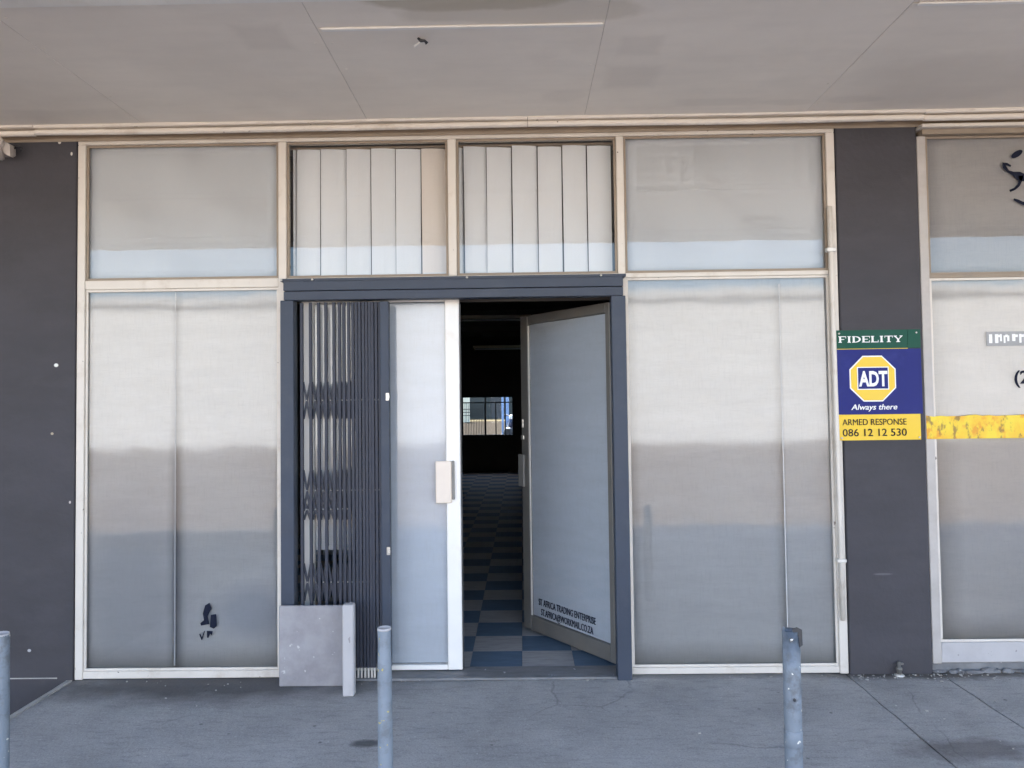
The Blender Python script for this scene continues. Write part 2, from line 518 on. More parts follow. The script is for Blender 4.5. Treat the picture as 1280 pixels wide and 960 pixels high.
# ------------------------------------------------------------------ ground
pav = boxes('pavement', [(-2.565, 9, -4.9, .0, -.30, -.03)], 'asphalt', None, 0)
tag(pav, kind='structure')
xs = [-2.56, 1.785, 2.305, 4.4, 6.6, 9]
for i in range(len(xs) - 1):
    bm = bmesh.new()
    x0, x1 = xs[i] + (.004 if i else 0), xs[i + 1] - .004
    # slab top as a slightly uneven grid with worn edges
    nx, ny = max(2, int((x1 - x0) / .12)), 40
    g = []
    for a in range(nx + 1):
        row = []
        for b in range(ny + 1):
            x = x0 + (x1 - x0) * a / nx
            y = -4.9 + 4.92 * b / ny
            z = random.uniform(-.0012, .0012)
            if a in (0, nx):
                z -= .004
                x += random.uniform(-.003, .003)
            row.append(bm.verts.new((x, y, z)))
        g.append(row)
    for a in range(nx):
        for b in range(ny):
            bm.faces.new((g[a][b], g[a + 1][b], g[a + 1][b + 1], g[a][b + 1]))
    rim = [g[a][0] for a in range(nx + 1)] + [g[nx][b] for b in range(1, ny + 1)] + [g[a][ny] for a in range(nx - 1, -1, -1)] + [g[0][b] for b in range(ny - 1, 0, -1)]
    low = [bm.verts.new((v.co.x, v.co.y, -.05)) for v in rim]
    for k in range(len(rim)):
        j = (k + 1) % len(rim)
        bm.faces.new((rim[k], low[k], low[j], rim[j]))
    bmesh.ops.recalc_face_normals(bm, faces=bm.faces)
    finish('slab', bm, 'pave', pav, None, False)
# worn nosing along the step at the left end
bm = bmesh.new()
prev = None
for k in range(60):
    y = .0 - 4.9 * k / 59
    wv = random.uniform(-.006, .006)
    ring = [bm.verts.new(c) for c in ((-2.600 + wv, y, -.20), (-2.600 + wv, y, -.010 + wv * .4), (-2.585 + wv, y, .002 + wv * .3), (-2.556, y, .003), (-2.556, y, -.20))]
    if prev:
        for i in range(4):
            bm.faces.new((prev[i], ring[i], ring[i + 1], prev[i + 1]))
    prev = ring
bmesh.ops.recalc_face_normals(bm, faces=bm.faces)
finish('nosing', bm, 'kerb', pav)
tag(box('path', (-9, -2.59, -4.9, .2, -.40, -.19), 'asphalt', None, 0), kind='structure')
box('kerb', (-9, 9, -5.06, -4.905, -.4, -.005), 'kerb', pav, .01)
tag(box('parking_lot', (-60, 60, -25.4, -5.07, -.6, -.15), 'lot', None, 0), kind='structure')
tag(box('ground', (-900, 900, -900, 900, -1.0, -.65), 'asphalt', None, 0), kind='structure')
tag(box('yard', (-30, 30, 12.85, 52.0, -.62, -.02), 'brick_yard', None, 0), kind='structure')
tag(box('yard_apron', (-30, 30, 52.0, 70.0, -.62, -.01), 'apron', None, 0), kind='structure')

# ------------------------------------------------------------------ the shop building
B = thing('shop_building', (-.4, 5, 0), 'single storey shop building with charcoal plaster piers and a wide pale canopy', 'building')
WY = -.03                                  # face of the plaster
RB = 12.6                                  # back of the room
wl = boxes('wall', [(-9, -2.552, WY, .22, -.5, 3.2)], 'plaster', B, .004)
tag(wl, 'charcoal plaster wall left of the shopfront')
box('plaster_ridge', (-2.93, -2.64, WY - .003, WY + .01, .012, .018), 'kerb', B, .001)
wr = boxes('wall', [(1.805, 2.262, WY, .22, -.1, 3.2)], 'plaster', B, .006)
tag(wr, 'charcoal plaster pier carrying the armed response sign')
boxes('wall', [(-2.552, 1.805, .0, .22, 3.102, 3.2)], 'plaster', B, 0)
boxes('wall', [(2.262, 9, .0, .22, 3.14, 3.2)], 'plaster', B, 0)
box('wall', (-9, -2.62, RB, RB + .22, -.5, 3.2), 'plaster', B, 0)
box('wall', (1.86, 9, RB, RB + .22, -.5, 3.2), 'plaster', B, 0)
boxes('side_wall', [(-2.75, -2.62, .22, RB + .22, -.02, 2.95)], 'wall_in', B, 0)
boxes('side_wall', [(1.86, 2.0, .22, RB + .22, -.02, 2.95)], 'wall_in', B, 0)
boxes('end_wall', [(-9.2, -9.0, WY, RB + .22, -.5, 3.2)], 'plaster', B, 0)
boxes('end_wall', [(9.0, 9.2, WY, RB + .22, -.5, 3.2)], 'plaster', B, 0)
# back wall with the window hole
HX0, HX1, HZ0, HZ1 = -1.34, -.195, .755, 1.635
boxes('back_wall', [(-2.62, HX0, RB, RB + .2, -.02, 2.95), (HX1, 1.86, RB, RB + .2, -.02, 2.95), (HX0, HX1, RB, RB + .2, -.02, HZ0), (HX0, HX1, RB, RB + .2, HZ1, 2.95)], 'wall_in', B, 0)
bw = boxes('back_window', [(HX0, HX1, RB + .05, RB + .09, HZ0, HZ0 + .03), (HX0, HX1, RB + .05, RB + .09, HZ1 - .03, HZ1), (HX0, HX0 + .03, RB + .05, RB + .09, HZ0, HZ1), (HX1 - .03, HX1, RB + .05, RB + .09, HZ0, HZ1),
                           (-.835, -.80, RB + .05, RB + .09, HZ0, HZ1), (-.60, -.575, RB + .05, RB + .09, HZ0, HZ1 - .14), (-.39, -.365, RB + .05, RB + .09, HZ0, HZ1), (HX0, HX1, RB + .05, RB + .09, HZ1 - .155, HZ1 - .13)], 'dark', B, .003)
boxes('pane', [(HX0 + .02, HX1 - .02, RB + .066, RB + .071, HZ0 + .02, HZ1 - .02)], 'glass', bw, 0)
for k in range(13):
    x = HX0 + .06 + k * .036
    box('bar', (x, x + .010, RB + .12, RB + .13, HZ0, HZ1 - .155), 'dark', bw, 0)
for z in (1.20, 1.27, 1.34):
    box('bar', (HX0, -.82, RB + .13, RB + .138, z, z + .016), 'dark', bw, 0)
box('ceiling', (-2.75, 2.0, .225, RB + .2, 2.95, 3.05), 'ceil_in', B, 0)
for k in range(9):
    box('ceiling_batten', (-2.62, 1.86, .9 + k * 1.3, .935 + k * 1.3, 2.935, 2.949), 'ceil_in', B, 0)
box('roof', (-9.2, 9.2, -.02, RB + 2.2, 3.205, 3.5), 'roof', B, 0)  # back eave lengthened out of view to keep sun off the back window
box('parapet', (-9.2, 9.2, .0, .25, 3.5, 3.95), 'plaster', B, .01)
fl = box('floor', (-2.62, 1.86, .02, RB, -.10, -.004), 'sill', B, 0)
TX, TY, TS = -.325, .11, .305
tme = {}
for nm in ('tile_blue', 'tile_grey'):
    bm = bmesh.new()
    add_box(bm, -TS / 2 + .0008, TS / 2 - .0008, -TS / 2 + .0008, TS / 2 - .0008, -.003, 0, bev=.0008)
    me = bpy.data.meshes.new(nm)
    bm.to_mesh(me)
    bm.free()
    me.materials.append(M[nm])
    tme[nm] = me
far = {'tile_blue': bmesh.new(), 'tile_grey': bmesh.new()}
for j in range(41):
    for i in range(-7, 7):
        nm = 'tile_blue' if (i + j) % 2 == 0 else 'tile_grey'
        x, y = TX + (i + .5) * TS, TY + (j + .5) * TS
        if j < 15:
            o = link('tile', tme[nm], (x, y, random.uniform(0, .0006)), fl)
            o.rotation_euler = (0, 0, R(random.uniform(-.15, .15)))
        elif y + TS / 2 < RB:
            add_box(far[nm], x - TS / 2 + .0008, x + TS / 2 - .0008, y - TS / 2 + .0008, y + TS / 2 - .0008, -.003, 0)
for nm in far:
    o = finish('tile', far[nm], nm, fl)
    tag(o, kind='stuff')

# canopy: slab, fascia, boards and cover strips
can = box('canopy', (-9.2, 9.2, -3.05, -.021, 3.16, 3.45), 'roof', B, 0)
jx = [-8.25, -7.03, -5.80, -4.58, -3.35, -2.12, -.85, .37, 1.60, 2.83, 4.06, 5.29, 6.52, 7.75, 8.98]
for i in range(len(jx) - 1):
    cuts = {5: [-3.03, -2.62, -.125], 6: [-3.03, -1.19, -.125], 7: [-3.03, -2.5, -.125]}.get(i, [-3.03, -1.31, -.125])
    for a, b in zip(cuts, cuts[1:]):
        bm = bmesh.new()
        x0, x1 = jx[i] + .0013, jx[i + 1] - .0013
        y0, y1 = a + .002, b - .002
        add_box(bm, x0, x1, y0, y1, 3.131, 3.143, bev=.0015)
        o = finish('soffit_board', bm, 'soffit', can)
        o.rotation_euler = (R(random.uniform(-.06, .06)), R(random.uniform(-.06, .06)), 0)
    box('joint_filler', (jx[i] - .0012, jx[i] + .0012, -3.02, -.13, 3.1335, 3.142), 'joint', can, 0)
    if len(cuts) == 3 and i not in (5, 7):
        box('cover_strip', (jx[i] + .02, jx[i + 1] - .01, cuts[1] - .011, cuts[1] + .011, 3.122, 3.1305), 'white', can, .002)
bm = bmesh.new()
for i in range(2, 11):
    for k in range(5):
        for e in (.03, -.03):
            if random.random() < .35:
                x, y = jx[i] + e + random.uniform(-.01, .01), -.25 - k * .27
                add_box(bm, x - .004, x + .004, y - .004, y + .004, 3.1285, 3.132)
tag(finish('nail_head', bm, 'cornice', can), kind='stuff')
fas = boxes('fascia', [(-9.2, 9.2, -3.10, -3.052, 3.07, 3.47), (-9.2, 9.2, -3.05, -3.00, 3.075, 3.129)], 'white', can, .004)
# edge board and a wide cover strip further out
for k in range(6):
    x0 = -9.2 + k * 3.066
    box('edge_board', (x0, x0 + 3.062, -2.999, -2.80, 3.112, 3.1295), 'white', can, .003)
    box('cover_strip', (x0, x0 + 3.062, -1.50, -1.43, 3.118, 3.1295), 'white', can, .003)
# cornice: two rounded strips with a groove between, slightly wavy and split in lengths
def strip(name, x0, x1, prof, mt, parent, amp=.0025):
    bm = bmesh.new()
    n = int((x1 - x0) / .06) + 2
    prev = None
    ph = random.uniform(0, 9)
    for k in range(n):
        x = x0 + (x1 - x0) * k / (n - 1)
        dz = amp * math.sin(x * 2.1 + ph) + random.uniform(-.0006, .0006)
        dy = amp * math.sin(x * 3.7 + ph * 2)
        ring = [bm.verts.new((x, y + dy, z + dz)) for y, z in prof]
        if prev:
            for i in range(len(prof)):
                j = (i + 1) % len(prof)
                bm.faces.new((prev[i], ring[i], ring[j], prev[j]))
        else:
            bm.faces.new(ring)
        prev = ring
    bm.faces.new(prev)
    bmesh.ops.recalc_face_normals(bm, faces=bm.faces)
    return finish(name, bm, mt, parent)
p1 = [(-.035, 3.150), (-.135, 3.150), (-.140, 3.142), (-.141, 3.128), (-.134, 3.118), (-.035, 3.118)]
p2 = [(-.100, 3.112), (-.114, 3.112), (-.122, 3.106), (-.125, 3.097), (-.123, 3.088), (-.114, 3.082), (-.100, 3.082)]
for x0, x1 in ((-9, -4.6), (-4.597, -2.74), (-2.737, .05), (.053, 2.262), (2.265, 5), (5.003, 9)):
    strip('cornice', x0, x1, p1, 'cornice', B)
    strip('cornice', x0, x1, p2, 'cornice', B)
box('cornice_backing', (-9, 9, -.034, -.0305, 3.07, 3.16), 'rail', B, 0)

# ------------------------------------------------------------------ the shopfront
F = thing('shopfront', (-.4, 0, 0), 'cream framed glass shopfront with whitened panes between the charcoal piers', 'shopfront')
FY0, FY1 = -.022, .06
FR = 'frame'
box('head_rail', (-2.548, 1.80, FY0, FY1, 3.052, 3.098), FR, F, .003)
box('jamb', (-2.548, -2.503, FY0, FY1, .0, 3.0515), FR, F, .003)
box('jamb', (1.752, 1.80, FY0, FY1, .0, 3.0515), FR, F, .003)
box('mullion', (-1.386, -1.340, FY0, FY1, .0, 3.0515), FR, F, .003)
box('mullion', (-.410, -.362, FY0, FY1, 2.262, 3.0515), FR, F, .003)
box('mullion', (.556, .598, FY0, FY1, .0, 3.0515), FR, F, .003)
box('transom', (-2.5025, -1.3865, FY0 + .003, FY1, 2.212, 2.264), FR, F, .003)
box('transom', (.5985, 1.7515, FY0 + .003, FY1, 2.236, 2.262), FR, F, .003)
box('transom', (-1.3395, .5555, FY0 + .003, FY1, 2.15, 2.262), FR, F, .003)
box('sill_rail', (-2.5025, -1.3865, FY0 + .003, FY1, .004, .045), FR, F, .003)
box('sill_rail', (.5985, 1.7515, FY0 + .003, FY1, .004, .040), FR, F, .003)

def window(x0, x1, z0, z1, sheets, label=None, parent=None, bead=.014, y=0.0, bm_='frame'):
    """glazing beads, a pane and the sheets stuck behind it"""
    o = boxes('window', [(x0, x1, y - .010, y - .0005, z1 - bead, z1), (x0, x1, y - .010, y - .0005, z0, z0 + bead), (x0, x0 + bead, y - .0105, y - .0005, z0 + bead, z1 - bead), (x1 - bead, x1, y - .0105, y - .0005, z0 + bead, z1 - bead)], 'rail' if z0 > 2 else 'frame', parent or F, .0015)
    if label:
        o['label'] = label
    box('pane', (x0 + .004, x1 - .004, y, y + .006, z0 + .004, z1 - .004), 'glass' if z0 > 2 else 'frost', o, 0)
    for k, (a, b, c, d, mt) in enumerate(sheets):
        n = 14
        bm = bmesh.new()
        g = [[None] * (n + 1) for _ in range(n + 1)]
        ph = random.uniform(0, 6)
        for i in range(n + 1):
            for j in range(n + 1):
                xx, zz = a + (b - a) * i / n, c + (d - c) * j / n
                g[i][j] = bm.verts.new((xx, y + .013 + k * .002 + .0012 * math.sin(xx * 5 + ph) * math.sin(zz * 4 + ph), zz))
        for i in range(n):
            for j in range(n):
                bm.faces.new((g[i][j], g[i + 1][j], g[i + 1][j + 1], g[i][j + 1]))
        r = bmesh.ops.solidify(bm, geom=bm.faces, thickness=-.0012)
        bmesh.ops.recalc_face_normals(bm, faces=bm.faces)
        finish('film', bm, mt, o, None, True)
    return o
window(-2.5025, -1.3865, 2.2645, 3.0515, [(-2.4985, -1.39, 2.268, 3.048, 'board_up')], 'upper left pane backed in grey white')
window(.5985, 1.7515, 2.2625, 3.0515, [(.602, 1.738, 2.266, 3.048, 'board_up')], 'upper right pane backed in grey white')
window(-1.3395, -.4105, 2.2625, 3.0515, [], 'fanlight above the folded gate')
window(-.3615, .5555, 2.2625, 3.0515, [], 'fanlight above the open door')
w1 = window(-2.5025, -1.3865, .0455, 2.2115, [(-2.498, -1.984, .05, 2.207, 'film_l'), (-1.990, -1.391, .05, 2.207, 'film_l')], 'large lower left pane with two sheets of white film')
w2 = window(.5985, 1.7515, .0405, 2.2355, [(.603, 1.478, .045, 2.231, 'film'), (1.472, 1.747, .045, 2.231, 'film')], 'large lower right pane with two sheets of white film')
# raised seams where the film sheets overlap
box('film_seam', (1.4705, 1.4755, -.0012, -.0002, .06, 2.19), 'film', w2, 0)
box('film_seam', (-1.990, -1.985, -.0012, -.0002, .07, 2.19), 'film_l', w1, 0)
# rest of a torn black transfer on the lower left pane
poly('sticker_scrap', [(-1.815, .405), (-1.79, .42), (-1.778, .39), (-1.800, .345), (-1.790, .30), (-1.838, .292), (-1.842, .306), (-1.822, .322), (-1.828, .36)], -.0012, .001, 'ink', w1)
poly('sticker_scrap', [(-1.783, .352), (-1.752, .356), (-1.748, .288), (-1.765, .274), (-1.788, .284)], -.0012, .001, 'ink', w1)
poly('sticker_scrap', [(-1.848, .243), (-1.842, .248), (-1.833, .226), (-1.820, .262), (-1.815, .262), (-1.831, .212), (-1.836, .212)], -.0012, .001, 'ink', w1)
poly('sticker_scrap', [(-1.805, .262), (-1.772, .260), (-1.776, .236), (-1.786, .246), (-1.796, .222), (-1.804, .225)], -.0012, .001, 'ink', w1)

# left door leaf (shut)
LY = .045
dl = boxes('door', [(-.440, -.358, LY - .02, LY + .025, .022, 2.148), (-1.268, -1.20, LY - .02, LY + .025, .022, 2.148), (-1.1995, -.4405, LY - .018, LY + .023, 2.122, 2.148), (-1.1995, -.4405, LY - .018, LY + .023, .022, .05)], 'white', F, .004)  # white tone carries the strong light falling on this leaf
tag(dl, 'shut door leaf whitened as if brightly lit, half hidden by the folded gate')
box('pane', (-1.198, -.442, LY, LY + .006,  .052, 2.12), 'door_glass', dl, 0)
box('film', (-.775, -.4425, LY + .012, LY + .0135, .055, 2.118), 'film_b', dl, 0)
box('film', (-1.1975, -.90, LY + .010, LY + .0115, .70, 2.118), 'film', dl, 0)
hd = boxes('handle', [(-.500, -.408, LY - .034, LY - .021, .965, 1.205)], 'beige', dl, .004)
box('grip', (-.4075, -.392, LY - .036, LY - .0205, .985, 1.205), 'grip', hd, .003)
box('edge_seal', (-.3575, -.350, LY - .005, LY + .012, .03, 2.11), 'dark', dl, .001)

# right door leaf (standing open inwards), built shut about its hinge and then turned
HG = Vector((.53, .10, .025))
LT = 2.112
dr = boxes('door', [(.53 - .040, .53, .08, .12, .025, LT), (.53 - .905, .53 - .822, .08, .12, .025, LT), (.53 - .8215, .53 - .0405, .082, .118, .025, .122), (.53 - .8215, .53 - .0405, .082, .118, LT - .06, LT)], 'alu', F, .004, HG)  # frame tone darkened to carry the shade inside the doorway
tag(dr, 'open aluminium door leaf with lettering at its foot')
box('pane', (.53 - .820, .53 - .042, .090, .096, .124, LT - .062), 'door_glass', dr, 0)
box('film', (.53 - .8195, .53 - .0425, .100, .102, .1245, LT - .0625), 'film_b', dr, 0)
text('lettering', 'ST AFRICA TRADING ENTERPRISE', .53 - .746, .53 - .178, .205, .044, .0895, 'ink', dr)
text('lettering', 'ST.AFRICA@WORKMAIL.CO.ZA', .53 - .722, .53 - .203, .143, .044, .0895, 'ink', dr)
box('film_seam', (.53 - .823, .53 - .812, .0815, .0895, .124, LT - .07), 'alu_light', dr, .001)
hr = boxes('handle', [(.53 - .925, .53 - .862, .062, .0795, .965, 1.18)], 'grip', dr, .004)
lk = boxes('lock', [(.53 - .898, .53 - .868, .070, .0795, 1.28, 1.31), (.53 - .895, .53 - .875, .072, .0795, 1.36, 1.42)], 'steel', dr, .003)
dr.rotation_euler = (0, 0, R(-54.8))
# sill across the doorway
box('threshold', (-1.34, .556, -.045, .108, -.01, .014), 'sill', F, .006)

# ------------------------------------------------------------------ folding security gate
G = thing('security_gate', (-1.0, -.06, 0), 'slate grey folding trellis gate pushed to the left of the doorway', 'security gate')
hdr = boxes('header', [(-1.352, .590, -.100, -.023, 2.230, 2.246), (-1.332, .572, -.108, -.023, 2.176, 2.2295), (-1.332, .572, -.102, -.023, 2.124, 2.173)], 'gate', G, .002)
for x in (-1.345, -1.17, -.30, .45):
    lathe('bolt', [(.007, 0), (.007, .003), (.004, .006)], 'steel', hdr, (x, -.100, 2.238), 10, None, None, 'Y')
box('post', (-1.352, -1.278, -.10, -.0225, .0, 2.123), 'gate', G, .003)
box('post', (.505, .585, -.10, -.0225, .0, 2.123), 'gate', G, .003)
box('bottom_track', (-1.277, .504, -.085, -.046, .002, .016), 'sill', G, .002)
us = [378, 389, 399, 408, 418, 425, 430.5, 436.5, 441.5, 446, 450, 454.5, 458.5, 462.5, 466, 470.5, 475]
bx = [-1.239 + (u - 378) * .00455 for u in us]
GY0, GY1 = -.080, -.060
for x in bx:
    bm = bmesh.new()          # a rolled channel, open to the back
    h = .0078
    add_box(bm, x - h, x + h, GY0, GY0 + .003, .075, 2.112, bev=.0012)
    add_box(bm, x - h, x - h + .002, GY0 + .0032, GY1, .075, 2.112)
    add_box(bm, x + h - .002, x + h, GY0 + .0032, GY1, .075, 2.112)
    b = finish('bar', bm, 'gate_bar', G)
    box('foot', (x - .005, x + .005, -.074, -.060, .017, .074), 'alu_light', b, .001)
for lv, hh in ((1.56, .105), (1.055, .115), (.545, .105), (.95, .06)):
    for a, b in zip(bx, bx[1:] + [-.80]):
        if lv == .95 and a > -1.0:
            continue
        bm = bmesh.new()
        for sg in (1, -1):
            y = -.064 + sg * .003
            p = [(a, lv - sg * hh), (a + .012, lv - sg * hh), (b, lv + sg * hh), (b - .012, lv + sg * hh)]
            f = [bm.verts.new((q[0], y, q[1])) for q in p]
            g = [bm.verts.new((q[0], y + .003, q[1])) for q in p]
            bm.faces.new(f)
            bm.faces.new(g[::-1])
            for i in range(4):
                bm.faces.new((f[i], g[i], g[(i + 1) % 4], f[(i + 1) % 4]))
        bmesh.ops.recalc_face_normals(bm, faces=bm.faces)
        lt = finish('lattice', bm, 'gate_bar', G)
        lathe('rivet', [(.0045, 0), (.0042, .003), (.002, .005)], 'steel', lt, ((a + b) / 2, -.0672, lv), 8, None, None, 'Y')
ld = box('lead_post', (-.792, -.744, -.095, -.045, .075, 2.112), 'gate', G, .003)
boxes('foot', [(-.787, -.776, -.08, -.06, .017, .0745), (-.765, -.754, -.08, -.06, .017, .0745)], 'alu_light', ld, .001)
for z in (1.575, .72):
    boxes('lock', [(-.762, -.743, -.102, -.0952, z - .022, z + .022), (-.758, -.740, -.108, -.1022, z - .012, z + .012)], 'steel', ld, .002)

# ------------------------------------------------------------------ vertical blinds behind the fanlights
def blind(x0, edges, label, cream):
    V = thing('vertical_blind', (x0, .07, 2.27), label, 'blind', 'vertical blinds above the doorway')
    e1 = edges[-1]
    box('head_rail', (edges[0] - .03, e1 + .01, .075, .11, 3.036, 3.05), 'rail', V, .002)
    for k, (a, b) in enumerate(zip(edges, edges[1:])):
        ov = .004
        top, bot = 3.032 + random.uniform(-.006, .004), 2.283 + random.uniform(-.004, .004)
        bm = bmesh.new()
        n = 6
        tw = random.uniform(.006, .022)
        sh = random.uniform(-.007, .007)
        prev = None
        for i in range(n + 1):
            t = i / n
            bow = .006 * math.sin(math.pi * t)
            y = .066 + tw * t - bow
            vv = [bm.verts.new((a + (b - a - .006) * t + sh * (1 - q) * .5, y + dy, bot + (top - bot) * q)) for q, dy in ((0, 0), (1, 0), (1, .0012), (0, .0012))]
            if prev:
                for j in range(4):
                    bm.faces.new((prev[j], vv[j], vv[(j + 1) % 4], prev[(j + 1) % 4]))
            else:
                bm.faces.new(vv)
            prev = vv
        bm.faces.new(prev)
        bmesh.ops.recalc_face_normals(bm, faces=bm.faces)
        o = finish('slat', bm, 'slat_cream' if k == cream else 'slat', V)
        if k == cream:
            o['label'] = 'cream slat at the end of the blind'
        box('hem', (a + .008, b - .012, .0625, .0655, bot + .004, bot + .012), 'slat', o, .001)
blind(-.87, [-1.325, -1.303, -1.162, -1.012, -.867, -.722, -.572, -.424], 'grey vertical blind with one cream slat above the folded gate', 6)
blind(.10, [-.352, -.324, -.189, -.04, .11, .254, .398, .542], 'grey vertical blind all of one colour above the open door', -1)
# ledge that closes the fanlight boxes towards the room
box('ledge', (-1.34, .556, .0605, .13, 2.152, 2.27), 'rail', F, 0)
box('fanlight_back', (-1.34, .556, .14, .15, 2.13, 3.06), 'ceil_in', F, 0)

# ------------------------------------------------------------------ armed response sign
A = thing('armed_response_sign', (1.97, WY, 1.30), 'green, blue and yellow armed response sign fixed to the charcoal pier', 'sign')
SY = WY - .008
SX0, SX1 = 1.772, 2.245
def band(name, z0, z1, mt, xr=SX1):
    n = 10
    bm = bmesh.new()
    cols = []
    for i in range(n + 1):
        x = SX0 + (xr - SX0) * i / n
        d = .0015 * math.sin(i * 1.3 + z0 * 7)
        cols.append([bm.verts.new((x, yy, z)) for yy, z in ((SY + d, z0), (SY + d * .4, z1), (WY - .0005, z1), (WY - .0005, z0))])
    for a, b in zip(cols, cols[1:]):
        for j in range(4):
            bm.faces.new((a[j], b[j], b[(j + 1) % 4], a[(j + 1) % 4]))
    bm.faces.new(cols[0])
    bm.faces.new(cols[-1])
    bmesh.ops.recalc_face_normals(bm, faces=bm.faces)
    return finish(name, bm, mt, A)
gb = band('green_band', 1.812, 1.916, 'green')
bb = band('blue_panel', 1.442, 1.808, 'navy')
yb = band('yellow_band', 1.297, 1.441, 'yellow', 2.232)
TF = SY - .0025
box('yellow_line', (SX0 + .004, 2.172, SY - .003, SY + .001, 1.8085, 1.8115), 'yellow', gb, 0)
box('edge_line', (2.172, 2.174, SY - .003, SY + .001, 1.814, 1.915), 'green', gb, 0)
# FIDELITY in wide slab-serif capitals
def serif(word, x0, x1, z0, h, y, mt, parent):
    gl = {'F': 1, 'I': .5, 'D': 1.15, 'E': 1.05, 'L': 1, 'T': 1.1, 'Y': 1.1}
    tot = sum(gl[c] for c in word) + .16 * (len(word) - 1)
    k = (x1 - x0) / tot
    bm = bmesh.new()
    x = x0
    s, t, sf = .26 * k, .11 * h, .13 * k
    dp = .001
    def q(a, b, c, d):
        add_box(bm, a, b, y - dp, y, c, d)
    for c in word:
        wd = gl[c] * k
        if c in 'FIDEL':
            st = x + (wd - s) / 2 if c == 'I' else x + .08 * k
            q(st, st + s, z0 + t, z0 + h - t)
            q(st - sf * .7, st + s + sf * .7, z0, z0 + t)
            q(st - sf * .7, st + s + sf * .7, z0 + h - t, z0 + h)
            if c in 'FE':
                q(st + s + sf * .7, x + wd, z0 + h - t, z0 + h)
                q(x + wd - t * .7, x + wd, z0 + h * .66, z0 + h - t)
                q(st + s, x + wd * .75, z0 + h * .45, z0 + h * .45 + t)
            if c in 'EL':
                q(st + s + sf * .7, x + wd, z0, z0 + t)
                q(x + wd - t * .7, x + wd, z0 + t, z0 + h * .36)
            if c == 'D':
                cx, cz = st + s, z0 + h / 2
                rx, rz = x + wd - cx, h / 2
                for a in range(12):
                    t0, t1 = math.pi * (a / 12 - .5), math.pi * ((a + 1) / 12 - .5)
                    pts = [(cx + rx * math.cos(t0), cz + rz * math.sin(t0)), (cx + rx * math.cos(t1), cz + rz * math.sin(t1)),
                           (cx + (rx - s) * math.cos(t1), cz + (rz - t) * math.sin(t1)), (cx + (rx - s) * math.cos(t0), cz + (rz - t) * math.sin(t0))]
                    bm.faces.new([bm.verts.new((p[0], y - dp, p[1])) for p in pts])
        elif c == 'T':
            m_ = x + wd / 2
            q(m_ - s / 2, m_ + s / 2, z0 + t, z0 + h - t)
            q(m_ - s, m_ + s, z0, z0 + t)
            q(x, x + wd, z0 + h - t, z0 + h)
            q(x, x + t * .7, z0 + h * .68, z0 + h - t)
            q(x + wd - t * .7, x + wd, z0 + h * .68, z0 + h - t)
        elif c == 'Y':
            m_ = x + wd / 2
            q(m_ - s / 2, m_ + s / 2, z0 + t, z0 + h * .45)
            q(m_ - s, m_ + s, z0, z0 + t)
            q(x - sf * .3, x + s + sf, z0 + h - t, z0 + h)
            q(x + wd - s - sf * .6, x + wd + sf * .3, z0 + h - t, z0 + h)
            for pts in (((x + sf * .2, z0 + h - t), (x + s, z0 + h - t), (m_ + s / 2, z0 + h * .45), (m_ - s / 2, z0 + h * .45)),
                        ((x + wd - s * .7, z0 + h - t), (x + wd - sf * .2, z0 + h - t), (m_ + s / 2, z0 + h * .45), (m_, z0 + h * .45))):
                bm.faces.new([bm.verts.new((p[0], y - dp, p[1])) for p in pts])
        x += wd + .16 * k
    return finish('lettering', bm, mt, parent)
serif('FIDELITY', 1.786, 2.142, 1.846, .036, TF, 'paper', gb)
OX, OZ = 1.971, 1.642
def octa(r):
    return [(OX + r / math.cos(math.pi / 8) * math.cos(math.pi / 8 + k * math.pi / 4), OZ + r / math.cos(math.pi / 8) * math.sin(math.pi / 8 + k * math.pi / 4)) for k in range(8)]
poly('octagon', octa(.129), SY - .003, .002, 'paper', bb)
poly('octagon', octa(.122), SY - .0045, .0015, 'yellow', bb)
box('emblem', (OX - .088, OX + .088, SY - .006, SY - .0046, OZ - .062, OZ + .066), 'paper', bb, 0)
box('emblem', (OX - .083, OX + .083, SY - .0072, SY - .0061, OZ - .057, OZ + .061), 'navy', bb, 0)
text('lettering', 'ADT', OX - .080, OX + .080, OZ - .040, .084, SY - .0073, 'paper', bb, bold=.035, depth=.0006)
text('lettering', 'Always there', OX - .125, OX + .132, 1.468, .032, TF, 'paper', bb, bold=.012, shear=.22)
text('lettering', 'ARMED RESPONSE', 1.795, 2.152, 1.382, .036, TF, 'ink', yb)
text('lettering', '086 12 12 530', 1.795, 2.152, 1.320, .043, TF, 'ink', yb, bold=.004)
for x in (1.79, 2.222):
    for z, pr in ((1.898, gb), (1.310, yb)):
        lathe('screw', [(.006, 0), (.006, .002), (.003, .004)], 'steel', pr, (x, SY - .0012, z), 10, None, None, 'Y')

# ------------------------------------------------------------------ neighbouring shopfront at the right
Nn = thing('shopfront', (4.0, 0, 0), 'neighbouring cream glazed shopfront beyond the sign, cut by the right edge', 'shopfront')
box('head_rail', (2.268, 8.9, -.085, .05, 3.052, 3.072), 'frame', Nn, .003)
box('head_rail', (2.285, 8.9, -.05, .05, 3.022, 3.0515), 'rail', Nn, .002)
box('jamb', (2.268, 2.318, -.02, .06, .05, 3.0215), 'jamb_grey', Nn, .003)
box('mullion', (4.6, 4.65, -.02, .06, .05, 3.0215), 'frame', Nn, .003)
box('jamb', (8.85, 8.9, -.02, .06, .05, 3.0215), 'frame', Nn, .003)
box('transom', (2.3185, 4.5995, -.014, .06, 2.208, 2.226), 'rail', Nn, .002)
box('transom', (4.6505, 8.8495, -.014, .06, 2.208, 2.226), 'rail', Nn, .002)
box('sill_rail', (2.3185, 8.8495, -.018, .06, .055, .165), 'board', Nn, .003)
bm = bmesh.new()
x = 2.27
